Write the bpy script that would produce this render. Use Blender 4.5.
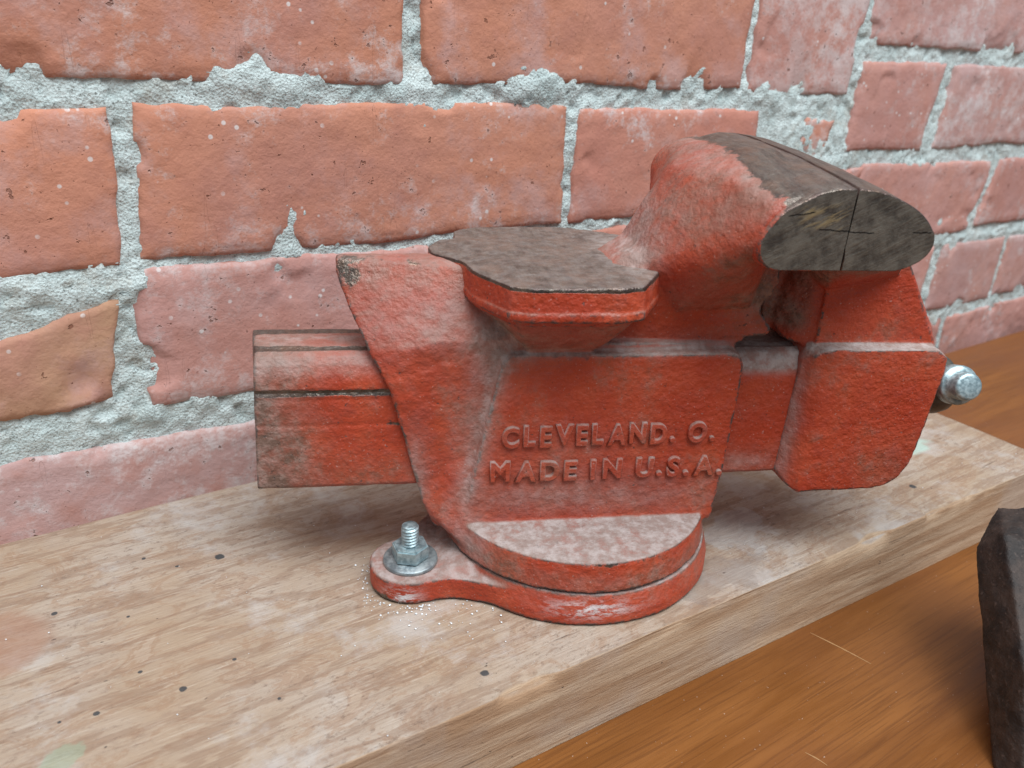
import bpy, bmesh, math, random
import numpy as np
from mathutils import Vector, Matrix, Euler

for o in list(bpy.data.objects): bpy.data.objects.remove(o)
S = bpy.context.scene
COL = S.collection
MM = 0.001
random.seed(4); RNG = np.random.default_rng(4)

# ------------------------------------------------------------------ camera
cd = bpy.data.cameras.new('camera'); cam = bpy.data.objects.new('camera', cd); COL.objects.link(cam)
cam.location = (-53.174*MM, -342.073*MM, 199.017*MM)
cam.rotation_euler = (1.1653126, -0.0486698, -0.5907593)
cd.sensor_width = 36; cd.lens = 804.793/1024*36
cd.clip_start = 0.01; cd.clip_end = 60
cd.dof.use_dof = True; cd.dof.focus_distance = 0.315; cd.dof.aperture_fstop = 15
S.camera = cam

# ------------------------------------------------------------------ light
w = bpy.data.worlds.new('World'); S.world = w; w.use_nodes = True
bg = w.node_tree.nodes['Background']; bg.inputs[0].default_value = (0.80, 0.90, 1.0, 1); bg.inputs[1].default_value = 0.35
def area(name, loc, target, size, size_y, power, color):
    l = bpy.data.lights.new(name, 'AREA'); l.shape = 'RECTANGLE'; l.size = size; l.size_y = size_y
    l.energy = power; l.color = color
    o = bpy.data.objects.new(name, l); COL.objects.link(o); o.location = loc
    d = Vector(target)-Vector(loc); o.rotation_euler = d.to_track_quat('-Z', 'Y').to_euler()
    return o
area('window_light', (0.35, -1.1, 1.75), (0.2, -0.08, 0.05), 1.5, 1.1, 33, (0.93, 0.97, 1.0))
area('ceiling_light', (-0.3, -0.55, 1.9), (0.15, -0.1, 0.0), 1.6, 1.2, 30, (0.95, 0.98, 1.0))
S.view_settings.view_transform = 'Standard'; S.view_settings.look = 'None'
S.view_settings.exposure = 0.07; S.view_settings.gamma = 1
S.render.resolution_x = 1024; S.render.resolution_y = 768

# ------------------------------------------------------------------ numpy noise
def _hash(ix, iy, iz, seed):
    h = (ix.astype(np.int64)*374761393 + iy.astype(np.int64)*668265263 + iz.astype(np.int64)*2147483647 + seed*1274126177) & 0xffffffff
    h = ((h ^ (h >> 13))*1274126177) & 0xffffffff
    h = ((h ^ (h >> 16))*2246822519) & 0xffffffff
    return ((h ^ (h >> 15)) & 0xffffff)/float(0xffffff)
def vn(p, seed=0):
    p = np.asarray(p, float); f = np.floor(p); t = p-f; t = t*t*t*(t*(t*6-15)+10); i = f.astype(np.int64)
    r = 0
    for a in (0, 1):
        wx = t[:, 0] if a else 1-t[:, 0]
        for b in (0, 1):
            wy = t[:, 1] if b else 1-t[:, 1]
            for c in (0, 1):
                wz = t[:, 2] if c else 1-t[:, 2]
                r = r + wx*wy*wz*_hash(i[:, 0]+a, i[:, 1]+b, i[:, 2]+c, seed)
    return r*2-1
def fbm(p, scale, octs=4, seed=0, gain=.5):
    p = np.asarray(p, float)/scale; r = 0; a = 1; n = 0
    for k in range(octs):
        r = r + a*vn(p, seed+k*17); n += a; a *= gain; p = p*2.03+3.7
    return r/n
def sst(a, b, x): 
    t = np.clip((x-a)/(b-a), 0, 1); return t*t*(3-2*t)

# ------------------------------------------------------------------ objects
def link(name, me, mat=None, parent=None, smooth=True):
    if mat: me.materials.clear(); me.materials.append(mat)
    if smooth:
        me.polygons.foreach_set('use_smooth', [True]*len(me.polygons))
    o = bpy.data.objects.new(name, me); COL.objects.link(o)
    if parent: o.parent = parent
    return o
def mesh_from(v, f, name='m'):
    me = bpy.data.meshes.new(name); me.from_pydata([tuple(map(float, q)) for q in v], [], [list(map(int, q)) for q in f]); me.update(); return me
def scale_me(me, s=MM):
    me.transform(Matrix.Scale(s, 4)); return me
def tag(o, label, cat, group=None, kind=None):
    if label: o['label'] = label
    if cat: o['category'] = cat
    if group: o['group'] = group
    if kind: o['kind'] = kind
    return o
def grid_faces(nu, nv, off=0):
    i = np.arange(nu-1)[:, None]; j = np.arange(nv-1)[None, :]
    a = (i*nv+j).ravel()+off
    return np.stack([a, a+nv, a+nv+1, a+1], 1)
def fastmesh(v, f, name='m'):
    me = bpy.data.meshes.new(name); v = np.asarray(v, np.float32); f = np.asarray(f, np.int32); k = f.shape[1]
    me.vertices.add(len(v)); me.vertices.foreach_set('co', v.ravel())
    me.loops.add(f.size); me.loops.foreach_set('vertex_index', f.ravel())
    me.polygons.add(len(f)); me.polygons.foreach_set('loop_start', np.arange(0, f.size, k, dtype=np.int32))
    me.update(calc_edges=True); me.validate(); return me
def getco(me):
    a = np.empty(len(me.vertices)*3, np.float32); me.vertices.foreach_get('co', a); return a.reshape(-1, 3).astype(float)
def setco(me, v):
    me.vertices.foreach_set('co', np.asarray(v, np.float32).ravel()); me.update()
def normals(me):
    a = np.empty(len(me.vertices)*3, np.float32); me.vertex_normals.foreach_get('vector', a); return a.reshape(-1, 3).astype(float)
def setcol(me, name, rgb):
    n = len(me.vertices); c = np.ones((n, 4), np.float32); c[:, :rgb.shape[1]] = rgb
    at = me.color_attributes.new(name, 'FLOAT_COLOR', 'POINT'); at.data.foreach_set('color', c.ravel())

def relax(me, mask, it):
    p = getco(me); e = np.empty(len(me.edges)*2, np.int32); me.edges.foreach_get('vertices', e); e = e.reshape(-1, 2)
    n = len(p); deg = np.bincount(e.ravel(), minlength=n)[:, None]; wm = mask(p)[:, None]*.6
    for k in range(it):
        a = np.stack([np.bincount(e[:, 0], p[e[:, 1], i], n)+np.bincount(e[:, 1], p[e[:, 0], i], n) for i in range(3)], 1)/np.maximum(deg, 1)
        p = p+(a-p)*wm
    setco(me, p)
class Soup:
    """collects solids (mm) and returns one voxel-fused, smoothed mesh"""
    def __init__(s): s.bm = bmesh.new()
    def hull(s, pts):
        b = bmesh.new()
        for p in pts: b.verts.new(p)
        r = bmesh.ops.convex_hull(b, input=b.verts)
        bmesh.ops.delete(b, geom=[g for g in r['geom_unused'] if isinstance(g, bmesh.types.BMVert)], context='VERTS')
        bmesh.ops.recalc_face_normals(b, faces=b.faces)
        me = bpy.data.meshes.new('t'); b.to_mesh(me); s.bm.from_mesh(me); b.free(); bpy.data.meshes.remove(me)
    def sym(s, pts):
        s.hull([p for q in pts for p in (q, (q[0], -q[1], q[2]))])
    def cyl(s, c, r, z0, z1, n=72, r2=None):
        r2 = r if r2 is None else r2
        s.hull([(c[0]+rr*math.cos(a), c[1]+rr*math.sin(a), z) for z, rr in ((z0, r), (z1, r2)) for a in [i*2*math.pi/n for i in range(n)]])
    def prism_y(s, poly, y0, y1):
        b = s.bm; n = len(poly)
        a = [b.verts.new((x, y0, z)) for x, z in poly]; c = [b.verts.new((x, y1, z)) for x, z in poly]
        fs = [b.faces.new(a), b.faces.new(c[::-1])]
        for i in range(n): fs.append(b.faces.new((a[i], c[i], c[(i+1) % n], a[(i+1) % n])))
        bmesh.ops.recalc_face_normals(b, faces=fs)
    def prism_z(s, poly, z0, z1):
        b = s.bm; n = len(poly)
        a = [b.verts.new((x, y, z0)) for x, y in poly]; c = [b.verts.new((x, y, z1)) for x, y in poly]
        fs = [b.faces.new(a), b.faces.new(c[::-1])]
        for i in range(n): fs.append(b.faces.new((a[i], c[i], c[(i+1) % n], a[(i+1) % n])))
        bmesh.ops.recalc_face_normals(b, faces=fs)
    def fuse(s, voxel, smooth):
        me = bpy.data.meshes.new('raw'); s.bm.to_mesh(me); s.bm.free()
        o = bpy.data.objects.new('raw', me); COL.objects.link(o)
        m = o.modifiers.new('r', 'REMESH'); m.mode = 'VOXEL'; m.voxel_size = voxel; m.adaptivity = 0
        if smooth:
            m2 = o.modifiers.new('s', 'SMOOTH'); m2.factor = .5; m2.iterations = smooth
        dg = bpy.context.evaluated_depsgraph_get()
        out = bpy.data.meshes.new_from_object(o.evaluated_get(dg))
        bpy.data.objects.remove(o); bpy.data.meshes.remove(me)
        return out

# ------------------------------------------------------------------ material helpers
class NT:
    def __init__(s, name):
        s.m = bpy.data.materials.new(name); s.m.use_nodes = True; s.t = s.m.node_tree; s.t.nodes.clear()
        s.out = s.n('ShaderNodeOutputMaterial'); s.b = s.n('ShaderNodeBsdfPrincipled'); s.l(s.b.outputs[0], s.out.inputs[0])
        s.tc = s.n('ShaderNodeTexCoord').outputs['Object']
    def n(s, t, **k):
        q = s.t.nodes.new(t)
        for a, b in k.items(): setattr(q, a, b)
        return q
    def l(s, a, b): s.t.links.new(a, b)
    def put(s, sock, v):
        if hasattr(v, 'node'): s.l(v, sock)
        elif isinstance(v, (tuple, list)): sock.default_value = (*v, 1) if len(v) == 3 and sock.type == 'RGBA' else v
        else: sock.default_value = v
    def map(s, vec=None, scale=(1, 1, 1), loc=(0, 0, 0), rot=(0, 0, 0)):
        q = s.n('ShaderNodeMapping'); s.l(vec or s.tc, q.inputs[0]); q.inputs['Scale'].default_value = scale; q.inputs['Location'].default_value = loc; q.inputs['Rotation'].default_value = rot
        return q.outputs[0]
    def noise(s, mm, detail=5, rough=.55, vec=None, dist=0, w=None):
        q = s.n('ShaderNodeTexNoise'); s.l(vec or s.tc, q.inputs['Vector']); q.inputs['Scale'].default_value = 1000/mm; q.inputs['Detail'].default_value = detail
        q.inputs['Roughness'].default_value = rough; q.inputs['Distortion'].default_value = dist
        return q.outputs[0]
    def voro(s, mm, vec=None, feature='F1'):
        q = s.n('ShaderNodeTexVoronoi', feature=feature); s.l(vec or s.tc, q.inputs['Vector']); q.inputs['Scale'].default_value = 1000/mm
        return q.outputs['Distance']
    def ramp(s, x, a, b, lo=0., hi=1.):
        q = s.n('ShaderNodeMapRange', interpolation_type='SMOOTHSTEP'); s.put(q.inputs[0], x)
        for i, v in enumerate((a, b, lo, hi)): q.inputs[i+1].default_value = v
        return q.outputs[0]
    def math(s, op, a, b=0., clamp=False):
        q = s.n('ShaderNodeMath', operation=op, use_clamp=clamp); s.put(q.inputs[0], a); s.put(q.inputs[1], b); return q.outputs[0]
    def mix(s, f, a, b):
        q = s.n('ShaderNodeMix', data_type='RGBA'); s.put(q.inputs[0], f); s.put(q.inputs[6], a); s.put(q.inputs[7], b); return q.outputs[2]
    def fmix(s, f, a, b):
        q = s.n('ShaderNodeMix', data_type='FLOAT'); s.put(q.inputs[0], f); s.put(q.inputs[2], a); s.put(q.inputs[3], b); return q.outputs[0]
    def bump(s, h, dist_mm, strength=1., prev=None):
        q = s.n('ShaderNodeBump'); q.inputs['Strength'].default_value = strength; q.inputs['Distance'].default_value = dist_mm*MM
        s.l(h, q.inputs['Height'])
        if prev: s.l(prev, q.inputs['Normal'])
        return q.outputs[0]
    def sep(s, v):
        q = s.n('ShaderNodeSeparateXYZ'); s.l(v, q.inputs[0]); return q.outputs
    def fin(s, col, rough, metal=0., normal=None, spec=.5):
        s.put(s.b.inputs['Base Color'], col); s.put(s.b.inputs['Roughness'], rough); s.put(s.b.inputs['Metallic'], metal)
        s.b.inputs['Specular IOR Level'].default_value = spec
        if normal: s.l(normal, s.b.inputs['Normal'])
        return s.m

# painted, worn, dusty cast iron; the mesh attribute "wear" = (bare metal, dust, white chips), alpha = grime and painted shade
def cast_material(name='worn_red_cast_paint', chips=1.):
    t = NT(name)
    at = t.n('ShaderNodeAttribute', attribute_name='wear'); w_ = t.sep(at.outputs['Vector']); gr = at.outputs['Alpha']
    geo = t.n('ShaderNodeNewGeometry'); nz = t.sep(geo.outputs['Normal'])[2]; pt = geo.outputs['Pointiness']
    n1 = t.noise(26, 5, .6); n2 = t.noise(5, 5, .65); n3 = t.noise(1.3, 4, .6); n4 = t.noise(11, 6, .7)
    red = t.mix(t.ramp(n1, .35, .68), (.375, .042, .015), (.48, .076, .030))
    red = t.mix(t.ramp(n2, .5, .72, 0, .45), red, (.33, .055, .035))
    red = t.mix(t.ramp(n4, .52, .72, 0, .30), red, (.34, .105, .070))       # dusty bloom on the paint
    gn = t.fmix(.5, t.noise(7, 7, .75), n1)
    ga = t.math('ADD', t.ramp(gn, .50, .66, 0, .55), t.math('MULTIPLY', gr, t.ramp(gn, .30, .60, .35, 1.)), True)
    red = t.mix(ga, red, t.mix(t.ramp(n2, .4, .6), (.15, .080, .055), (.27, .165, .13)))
    speck = t.ramp(t.noise(.9, 2, .5), .66, .75, 0, .4)
    red = t.mix(speck, red, (.55, .42, .38))
    # bare metal
    mp = t.map(scale=(1, 1, 1), rot=(0, .5, .3)); streak = t.noise(3, 5, .7, vec=t.map(scale=(1, .18, 1)))
    met = t.mix(t.ramp(streak, .3, .7), (.045, .040, .035), (.17, .15, .125))
    met = t.mix(t.ramp(n4, .45, .7, 0, .8), met, (.19, .115, .075))
    bare = t.math('ADD', w_[0], t.math('MULTIPLY', t.math('SUBTRACT', t.fmix(.5, n2, n4), .5), 1.7))
    bare = t.math('MULTIPLY', t.ramp(bare, .44, .60), t.ramp(w_[0], .02, .15))
    chip = t.math('MULTIPLY', t.ramp(pt, .507, .53), t.ramp(t.noise(4, 6, .75), .44, .54))
    chip2 = t.ramp(t.noise(2.4, 4, .65), .675, .715, 0, .85)
    col = t.mix(bare, red, met)
    col = t.mix(t.math('MULTIPLY', t.math('MAXIMUM', chip, chip2), chips), col, (.075, .055, .05))
    # white chips / plaster smears
    wh = t.math('MULTIPLY', w_[2], t.ramp(t.noise(3.5, 6, .75, vec=t.map(scale=(.45, .45, 1.4))), .45, .58))
    col = t.mix(wh, col, (.62, .60, .60))
    # dust that has settled on what faces up, and in the hollows
    du = t.math('MULTIPLY', t.ramp(nz, .55, 1.0), t.ramp(n1, .2, .6, .12, .36))
    sl = t.math('MULTIPLY', t.ramp(nz, .15, .6), t.math('MULTIPLY', t.math('SUBTRACT', 1., t.math('MULTIPLY', bare, .8)), t.ramp(n4, .36, .62, .25, .75))); col = t.mix(sl, col, (.23, .125, .095))
    du = t.math('MULTIPLY', du, t.fmix(bare, 1., .50))
    du2 = t.math('MULTIPLY', w_[1], t.ramp(t.fmix(.5, n2, n4), .32, .52, .55, .97))
    du3 = t.math('MULTIPLY', t.ramp(pt, .488, .42, 0, .25), t.ramp(n2, .4, .6, .3, 1.))
    du = t.math('MAXIMUM', t.math('MAXIMUM', du, du2), du3)
    dustc = t.mix(t.ramp(n2, .4, .65), (.28, .215, .19), (.41, .355, .335))
    col = t.mix(du, col, dustc)
    rough = t.fmix(du, t.fmix(bare, t.ramp(n2, .3, .7, .40, .60), .34), .9)
    metal = t.math('MULTIPLY', t.math('MULTIPLY', bare, .7), t.math('SUBTRACT', 1., du))
    h = t.math('ADD', t.math('MULTIPLY', t.noise(1.9, 3, .55), 1.6), t.math('MULTIPLY', n2, 1.2))
    pit = t.math('MULTIPLY', chip2, -.8)
    h = t.math('ADD', h, pit)
    nrm = t.bump(h, .5, .8)
    nrm = t.bump(bare, -.25, .6, nrm)
    return t.fin(col, rough, metal, nrm)
M_CAST = cast_material(); M_LETTER = cast_material('red_paint_on_letters', 0.)

def metal_material(name, c1, c2, mm, rough, metal, bumpmm=.1, brush=None):
    t = NT(name); n = t.noise(mm, 5, .6, vec=t.map(scale=brush) if brush else None)
    return t.fin(t.mix(t.ramp(n, .35, .65), c1, c2), t.ramp(n, .3, .7, rough-.08, rough+.1), metal, t.bump(n, bumpmm))
M_ZINC = metal_material('zinc_plated_steel', (.27, .37, .40), (.48, .61, .64), 2, .42, .7)
M_WASH = metal_material('dull_steel_washer', (.20, .24, .26), (.38, .43, .44), 3, .45, .7, .15)
M_DARK = metal_material('oiled_dark_steel', (.06, .065, .06), (.13, .12, .10), 6, .45, .5, .2)
def jaw_end_material():
    t = NT('filed_bare_iron'); n = t.noise(8, 7, .75); o_ = t.sep(t.tc)
    s_ = t.noise(1.3, 5, .75, vec=t.map(t.map(rot=(0, math.radians(28), 0)), scale=(.10, 1, 1)))
    c = t.mix(t.ramp(n, .35, .62), (.065, .058, .050), (.16, .145, .12))
    c = t.mix(t.ramp(s_, .48, .66, 0, .55), c, (.19, .17, .135))
    # brassy file marks beside the joint of the fixed jaw
    zone = t.math('MULTIPLY', t.ramp(t.math('ABSOLUTE', t.math('SUBTRACT', o_[0], .058)), .010, .004), t.ramp(t.math('ABSOLUTE', t.math('SUBTRACT', o_[2], .1525)), .0055, .002))
    c = t.mix(t.math('MULTIPLY', zone, t.ramp(s_, .50, .60, 0, .7)), c, (.34, .26, .13))
    # a few hairline cracks
    for x0, x1, z0, k in ((.0565, .0765, .1487, -.06), (.0455, .055, .1525, .16), (.089, .0965, .1478, .05)):
        zz = t.math('SUBTRACT', t.math('SUBTRACT', o_[2], z0), t.math('MULTIPLY', t.math('SUBTRACT', o_[0], x0), k))
        zz = t.math('ADD', zz, t.math('MULTIPLY', t.math('SUBTRACT', t.noise(3, 3, .6), .5), .0014))
        ln = t.math('MULTIPLY', t.ramp(t.math('ABSOLUTE', zz), .00035, .00012), t.math('MULTIPLY', t.ramp(o_[0], x0, x0+.001), t.ramp(o_[0], x1, x1-.001)))
        c = t.mix(ln, c, (.012, .011, .010))
    return t.fin(c, t.ramp(n, .3, .7, .34, .56), .6, t.bump(t.math('ADD', n, s_), .35, .9))
M_JAWEND = jaw_end_material()

# ------------------------------------------------------------------ brick wall (plane y = 0, room towards -y)
def brick_material():
    t = NT('old_fired_brick'); oi = t.n('ShaderNodeObjectInfo')
    n1 = t.noise(60, 5, .6); n2 = t.noise(14, 6, .68); n3 = t.noise(2.2, 4, .6); rn = oi.outputs['Random']
    base = oi.outputs['Color']
    c = t.mix(t.ramp(n1, .35, .68, 0, .5), base, (.52, .25, .18))
    c = t.mix(t.ramp(n2, .46, .74, 0, .5), c, (.42, .185, .14))
    c = t.mix(t.ramp(t.noise(34, 6, .66), .48, .68, 0, .6), c, (.52, .34, .32))      # lilac lime bloom
    z = t.math('ADD', t.math('MULTIPLY', t.noise(9, 7, .75), .6), t.math('MULTIPLY', t.noise(45, 3, .5), .4))
    at = t.n('ShaderNodeAttribute', attribute_name='lime'); lime = t.sep(at.outputs['Vector'])
    z = t.math('ADD', z, t.math('SUBTRACT', t.math('MULTIPLY', lime[0], .15), .02))
    c = t.mix(t.ramp(z, .56, .70, 0, .62), c, (.64, .62, .62))
    c = t.mix(t.ramp(t.noise(110, 4, .6), .42, .62, 0, .5), c, (.42, .20, .165))
    dots = t.math('MULTIPLY', t.ramp(t.voro(7), .16, .10), t.ramp(t.noise(30, 2, .5), .50, .6))
    c = t.mix(t.math('MULTIPLY', dots, .7), c, (.70, .70, .69))
    pits = t.math('MAXIMUM', t.ramp(t.noise(4.5, 3, .55), .69, .73), t.ramp(t.noise(1.6, 2, .5), .72, .76, 0, .6))
    c = t.mix(t.math('MULTIPLY', pits, .7), c, (.20, .075, .045))
    h = t.math('ADD', t.math('MULTIPLY', n2, 1.), t.math('MULTIPLY', n3, .55)); h = t.math('SUBTRACT', h, t.math('MULTIPLY', pits, 1.1))
    sc = t.ramp(t.noise(5, 2, .5, vec=t.map(scale=(1, 1, .07), rot=(0, .35, 0))), .67, .70)
    h = t.math('SUBTRACT', h, t.math('MULTIPLY', sc, .25))
    return t.fin(c, .88, 0, t.bump(h, .8, .8), .25)
def mortar_material():
    t = NT('lime_mortar'); n1 = t.noise(30, 5, .6); n2 = t.noise(2.4, 6, .75); v = t.voro(1.2)
    c = t.mix(t.ramp(n1, .3, .7), (.50, .60, .59), (.68, .775, .765))
    c = t.mix(t.ramp(n2, .52, .66, 0, .6), c, (.29, .34, .33)); c = t.mix(t.ramp(t.noise(1.1, 2, .5), .60, .68, 0, .7), c, (.17, .18, .17)); c = t.mix(t.ramp(t.noise(18, 5, .7, vec=t.map(loc=(.5, .2, .1))), .52, .68, 0, .5), c, (.46, .44, .38)); c = t.mix(t.ramp(t.noise(.9, 2, .5, vec=t.map(loc=(1, 1, 1))), .64, .7, 0, .6), c, (.85, .9, .9))
    c = t.mix(t.ramp(t.noise(55, 3, .5), .6, .75, 0, .5), c, (.55, .52, .44))
    h = t.math('ADD', n2, t.math('MULTIPLY', v, .5))
    return t.fin(c, .95, 0, t.bump(h, 1.0, 1.), .15)
M_BRICK = brick_material(); M_MORTAR = mortar_material()

ORG = (.54, .235, .15); RED = (.52, .22, .165); PNK = (.52, .29, .26); LIL = (.50, .33, .315); YEL = (.44, .26, .16)
# polygons in (u, z) mm: lower-left, lower-right, upper-right, upper-left ; colour ; lime
BR = [
 ([(-92, 179), (117, 180), (119, 236), (-94, 236)], ORG, .5, 'f'),
 ([(129, 180), (335, 179), (338, 236), (130, 236)], ORG, .3, 'f'),
 ([(345, 178), (439, 177), (446, 236), (345, 236)], PNK, .9, 'f'),
 ([(-210, 111), (-7, 110), (-3, 167), (-212, 168)], ORG, .1, 'f'),
 ([(3, 111), (210, 111), (209, 169), (7, 169)], ORG, .2, 'f'),
 ([(217, 110), (360, 110), (356, 165), (220, 167)], RED, .2, 'f'),
 ([(398, 138), (424, 136), (433, 160), (405, 162)], ORG, .9, 'n'),
 ([(-150, 50), (-15, 53), (-9, 94), (-140, 72)], YEL, -.3, 'n'),
 ([(1, 48), (205, 46), (203, 103), (-3, 105)], PNK, .5, 'f'),
 ([(-128, -28), (84, -26), (84, 29), (-128, 33)], LIL, .7, 'f'),
 ([(92, -26), (298, -26), (298, 30), (92, 29)], PNK, .3, 'f'),
 ([(214, 46), (420, 46), (420, 101), (213, 102)], RED, .2, 'f'),
 ([(370, 108), (472, 112), (478, 128), (375, 128)], RED, .3, 'n'),
 ([(451, 207), (652, 209), (655, 262), (453, 262)], LIL, .7, 'f'),
 ([(452, 141), (541, 140), (549, 196), (455, 195)], PNK, .3, 'f'),
 ([(560, 141), (760, 140), (762, 196), (567, 196)], LIL, .7, 'f'),
 ([(440, 73), (640, 72), (655, 125), (480, 129)], PNK, .2, 'f'),
 ([(654, 74), (860, 74), (860, 126), (668, 126)], PNK, .5, 'f'),
 ([(490, 6), (592, 6), (598, 58), (492, 60)], PNK, .2, 'f'),
 ([(608, 5), (711, 3), (711, 58), (615, 59)], LIL, .3, 'f'),
 ([(721, 4), (925, 4), (925, 56), (723, 57)], LIL, .3, 'f'),
 ([(305, -26), (480, -26), (480, 29), (305, 30)], PNK, .2, 'n'),
 ([(440, -60), (640, -60), (640, -6), (440, -5)], PNK, .2, 'n'),
 ([(650, -60), (850, -60), (850, -7), (650, -6)], PNK, .2, 'n'),
]
def row(z0, z1, u0, u1, start, skip=None):
    u = start
    while u < u1:
        if u+203 > u0: BR.append(([(u+4, z0), (u+207, z0), (u+207, z1), (u+4, z1)], random.choice([ORG, RED, PNK, RED]), random.uniform(0, .7), 'g'))
        u += 213
row(111, 168, -640, -430, -640); row(111, 168, -420, -220, -425.5)
row(179, 236, -640, -110, -733); 
row(46, 103, -640, -160, -577); row(-28, 32, -640, -140, -770)
for k in range(4): row(246+67*k, 302+67*k, -640, 430, -720+(k % 2)*106)
for k in range(3): row(273+67*k, 329+67*k, 470, 1100, 470+(k % 2)*70)
row(207, 262, 665, 1100, 662); row(141, 196, 770, 1100, 768); row(74, 126, 870, 1100, 866); row(4, 56, 930, 1100, 930); row(-60, -6, 858, 1100, 856)

wall = bpy.data.objects.new('brick_wall', None); COL.objects.link(wall)
tag(wall, 'old red brick wall with thick pale grey lime mortar behind the vise', 'wall')
def make_brick(poly, col, lime, kind, idx):
    P = np.array(poly, float); g_ = 3.0 if kind != 'n' else 2; P = P + np.array([(-g_, -g_), (g_, -g_), (g_, g_), (-g_, g_)])*(1 if kind != 'g' else .6); step = 1.9 if kind != 'g' else 6
    L = np.hypot(*(P[1]-P[0])); H = np.hypot(*(P[3]-P[0]))
    nu = int(L/step)+2; nv = int(H/step)+2
    s = np.linspace(0, 1, nu)[:, None]; t = np.linspace(0, 1, nv)[None, :]
    U = (1-s)*(1-t)*P[0][0]+s*(1-t)*P[1][0]+s*t*P[2][0]+(1-s)*t*P[3][0]
    Z = (1-s)*(1-t)*P[0][1]+s*(1-t)*P[1][1]+s*t*P[2][1]+(1-s)*t*P[3][1]
    U = U.ravel(); Z = Z.ravel()
    dl = (s*L+0*t).ravel(); dr = ((1-s)*L+0*t).ravel(); db = (t*H+0*s).ravel(); dt = ((1-t)*H+0*s).ravel()
    p = np.stack([U, np.full_like(U, idx*37.), Z], 1)
    # wandering outline
    k = 1.6 if kind != 'n' else 3.2
    p2 = p.copy(); wob = (fbm(p2, 55, 3, 5)+fbm(p2, 7, 4, 6, .65)*.55)*k*1.7; wob2 = (fbm(p2, 55, 3, 9)+fbm(p2, 7, 4, 10, .65)*.55)*k*1.7
    edge = np.minimum(np.minimum(dl, dr), np.minimum(db, dt))
    fall = np.exp(-edge/14)
    U2 = U+wob*fall; Z2 = Z+wob2*fall
    # height (towards the room): flat face, worn arris, chips
    e = edge + fbm(p, 5, 4, 3, .6)*1.3 + fbm(p, 45, 2, 31)*1.2
    prof = -6.0*(1-sst(-1.4, 1.4, e))
    chipn = fbm(p, 30, 3, 77); chip = -4.5*sst(.28, .42, chipn)*np.exp(-edge/9)
    h = 1.2 + (1.2*sst(1, 7, e) if kind != 'n' else 1.9) + fbm(p, 70, 3, 11)*.8 + fbm(p, 14, 4, 21)*.5 + fbm(p, 4, 2, 23)*.22 + prof + chip
    if kind == 'n': h += fbm(p, 25, 4, 8)*1.8-.3-.9*np.exp(-edge/6)+fbm(p, 5, 3, 18)*.5
    bord = edge < 1e-6
    h[bord] = -14
    V = np.stack([U2, -h, Z2], 1)
    me = fastmesh(V*MM, grid_faces(nu, nv)[:, ::1])
    lm = np.stack([np.full(len(V), lime) + np.exp(-db/9)*.5*(lime > 0) + np.exp(-dt/7)*.35*(lime > 0)]*3, 1)
    setcol(me, 'lime', lm)
    o = link('brick', me, M_BRICK, wall)
    j = 1+random.uniform(-.07, .07); o.color = (col[0]*j, col[1]*j, col[2]*j, 1)
    if idx == 7: o['label'] = 'broken yellowish orange brick at the left edge'
    return o
for i, (poly, col, lime, kind) in enumerate(BR): make_brick(poly, col, lime, kind, i)
# mortar bed: one rough sheet that the bricks stand out of
def mortar(u0, u1, z0, z1, step, name='mortar'):
    nu = int((u1-u0)/step); nv = int((z1-z0)/step)
    U, Z = np.meshgrid(np.linspace(u0, u1, nu), np.linspace(z0, z1, nv), indexing='ij'); U = U.ravel(); Z = Z.ravel()
    p = np.stack([U, 0*U, Z], 1)
    h = .1 + fbm(p, 40, 3, 51)*1.5 + fbm(p, 9, 4, 53, .6)*1.35 + fbm(p, 3.2, 2, 57)*.85 - 1.6*sst(.25, .45, fbm(p, 6, 3, 59))
    # fat smears of mortar over the brick edges, where the photograph has them
    for (su, sz, ru, rz, a) in [(57, 178, 22, 7, 2.6), (122, 176, 14, 6, 2.), (188, 180, 20, 9, 3.2), (-45, 102, 55, 9, 2.2), (405, 148, 38, 18, 2.2), (360, 176, 22, 9, 2.5), (-10, 44, 60, 7, 1.8), (440, 133, 30, 8, 2), (-3, 104, 10, 10, 1.6), (130, 40, 90, 6, 1.4), (700, 63, 80, 5, 1.5)]:
        h += a*np.exp(-((U-su)/ru)**2-((Z-sz)/rz)**2)*(1+.5*fbm(p, 7, 3, 61))
    V = np.stack([U, -h, Z], 1)
    return fastmesh(V*MM, grid_faces(nu, nv))
link('mortar', mortar(-200, 800, -60, 260, 1.5), M_MORTAR, wall)
link('mortar', mortar(-640, -199, -60, 500, 5), M_MORTAR, wall)
link('mortar', mortar(-199, 799, 259, 500, 5), M_MORTAR, wall)
link('mortar', mortar(799, 1100, -60, 500, 5), M_MORTAR, wall)

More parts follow.
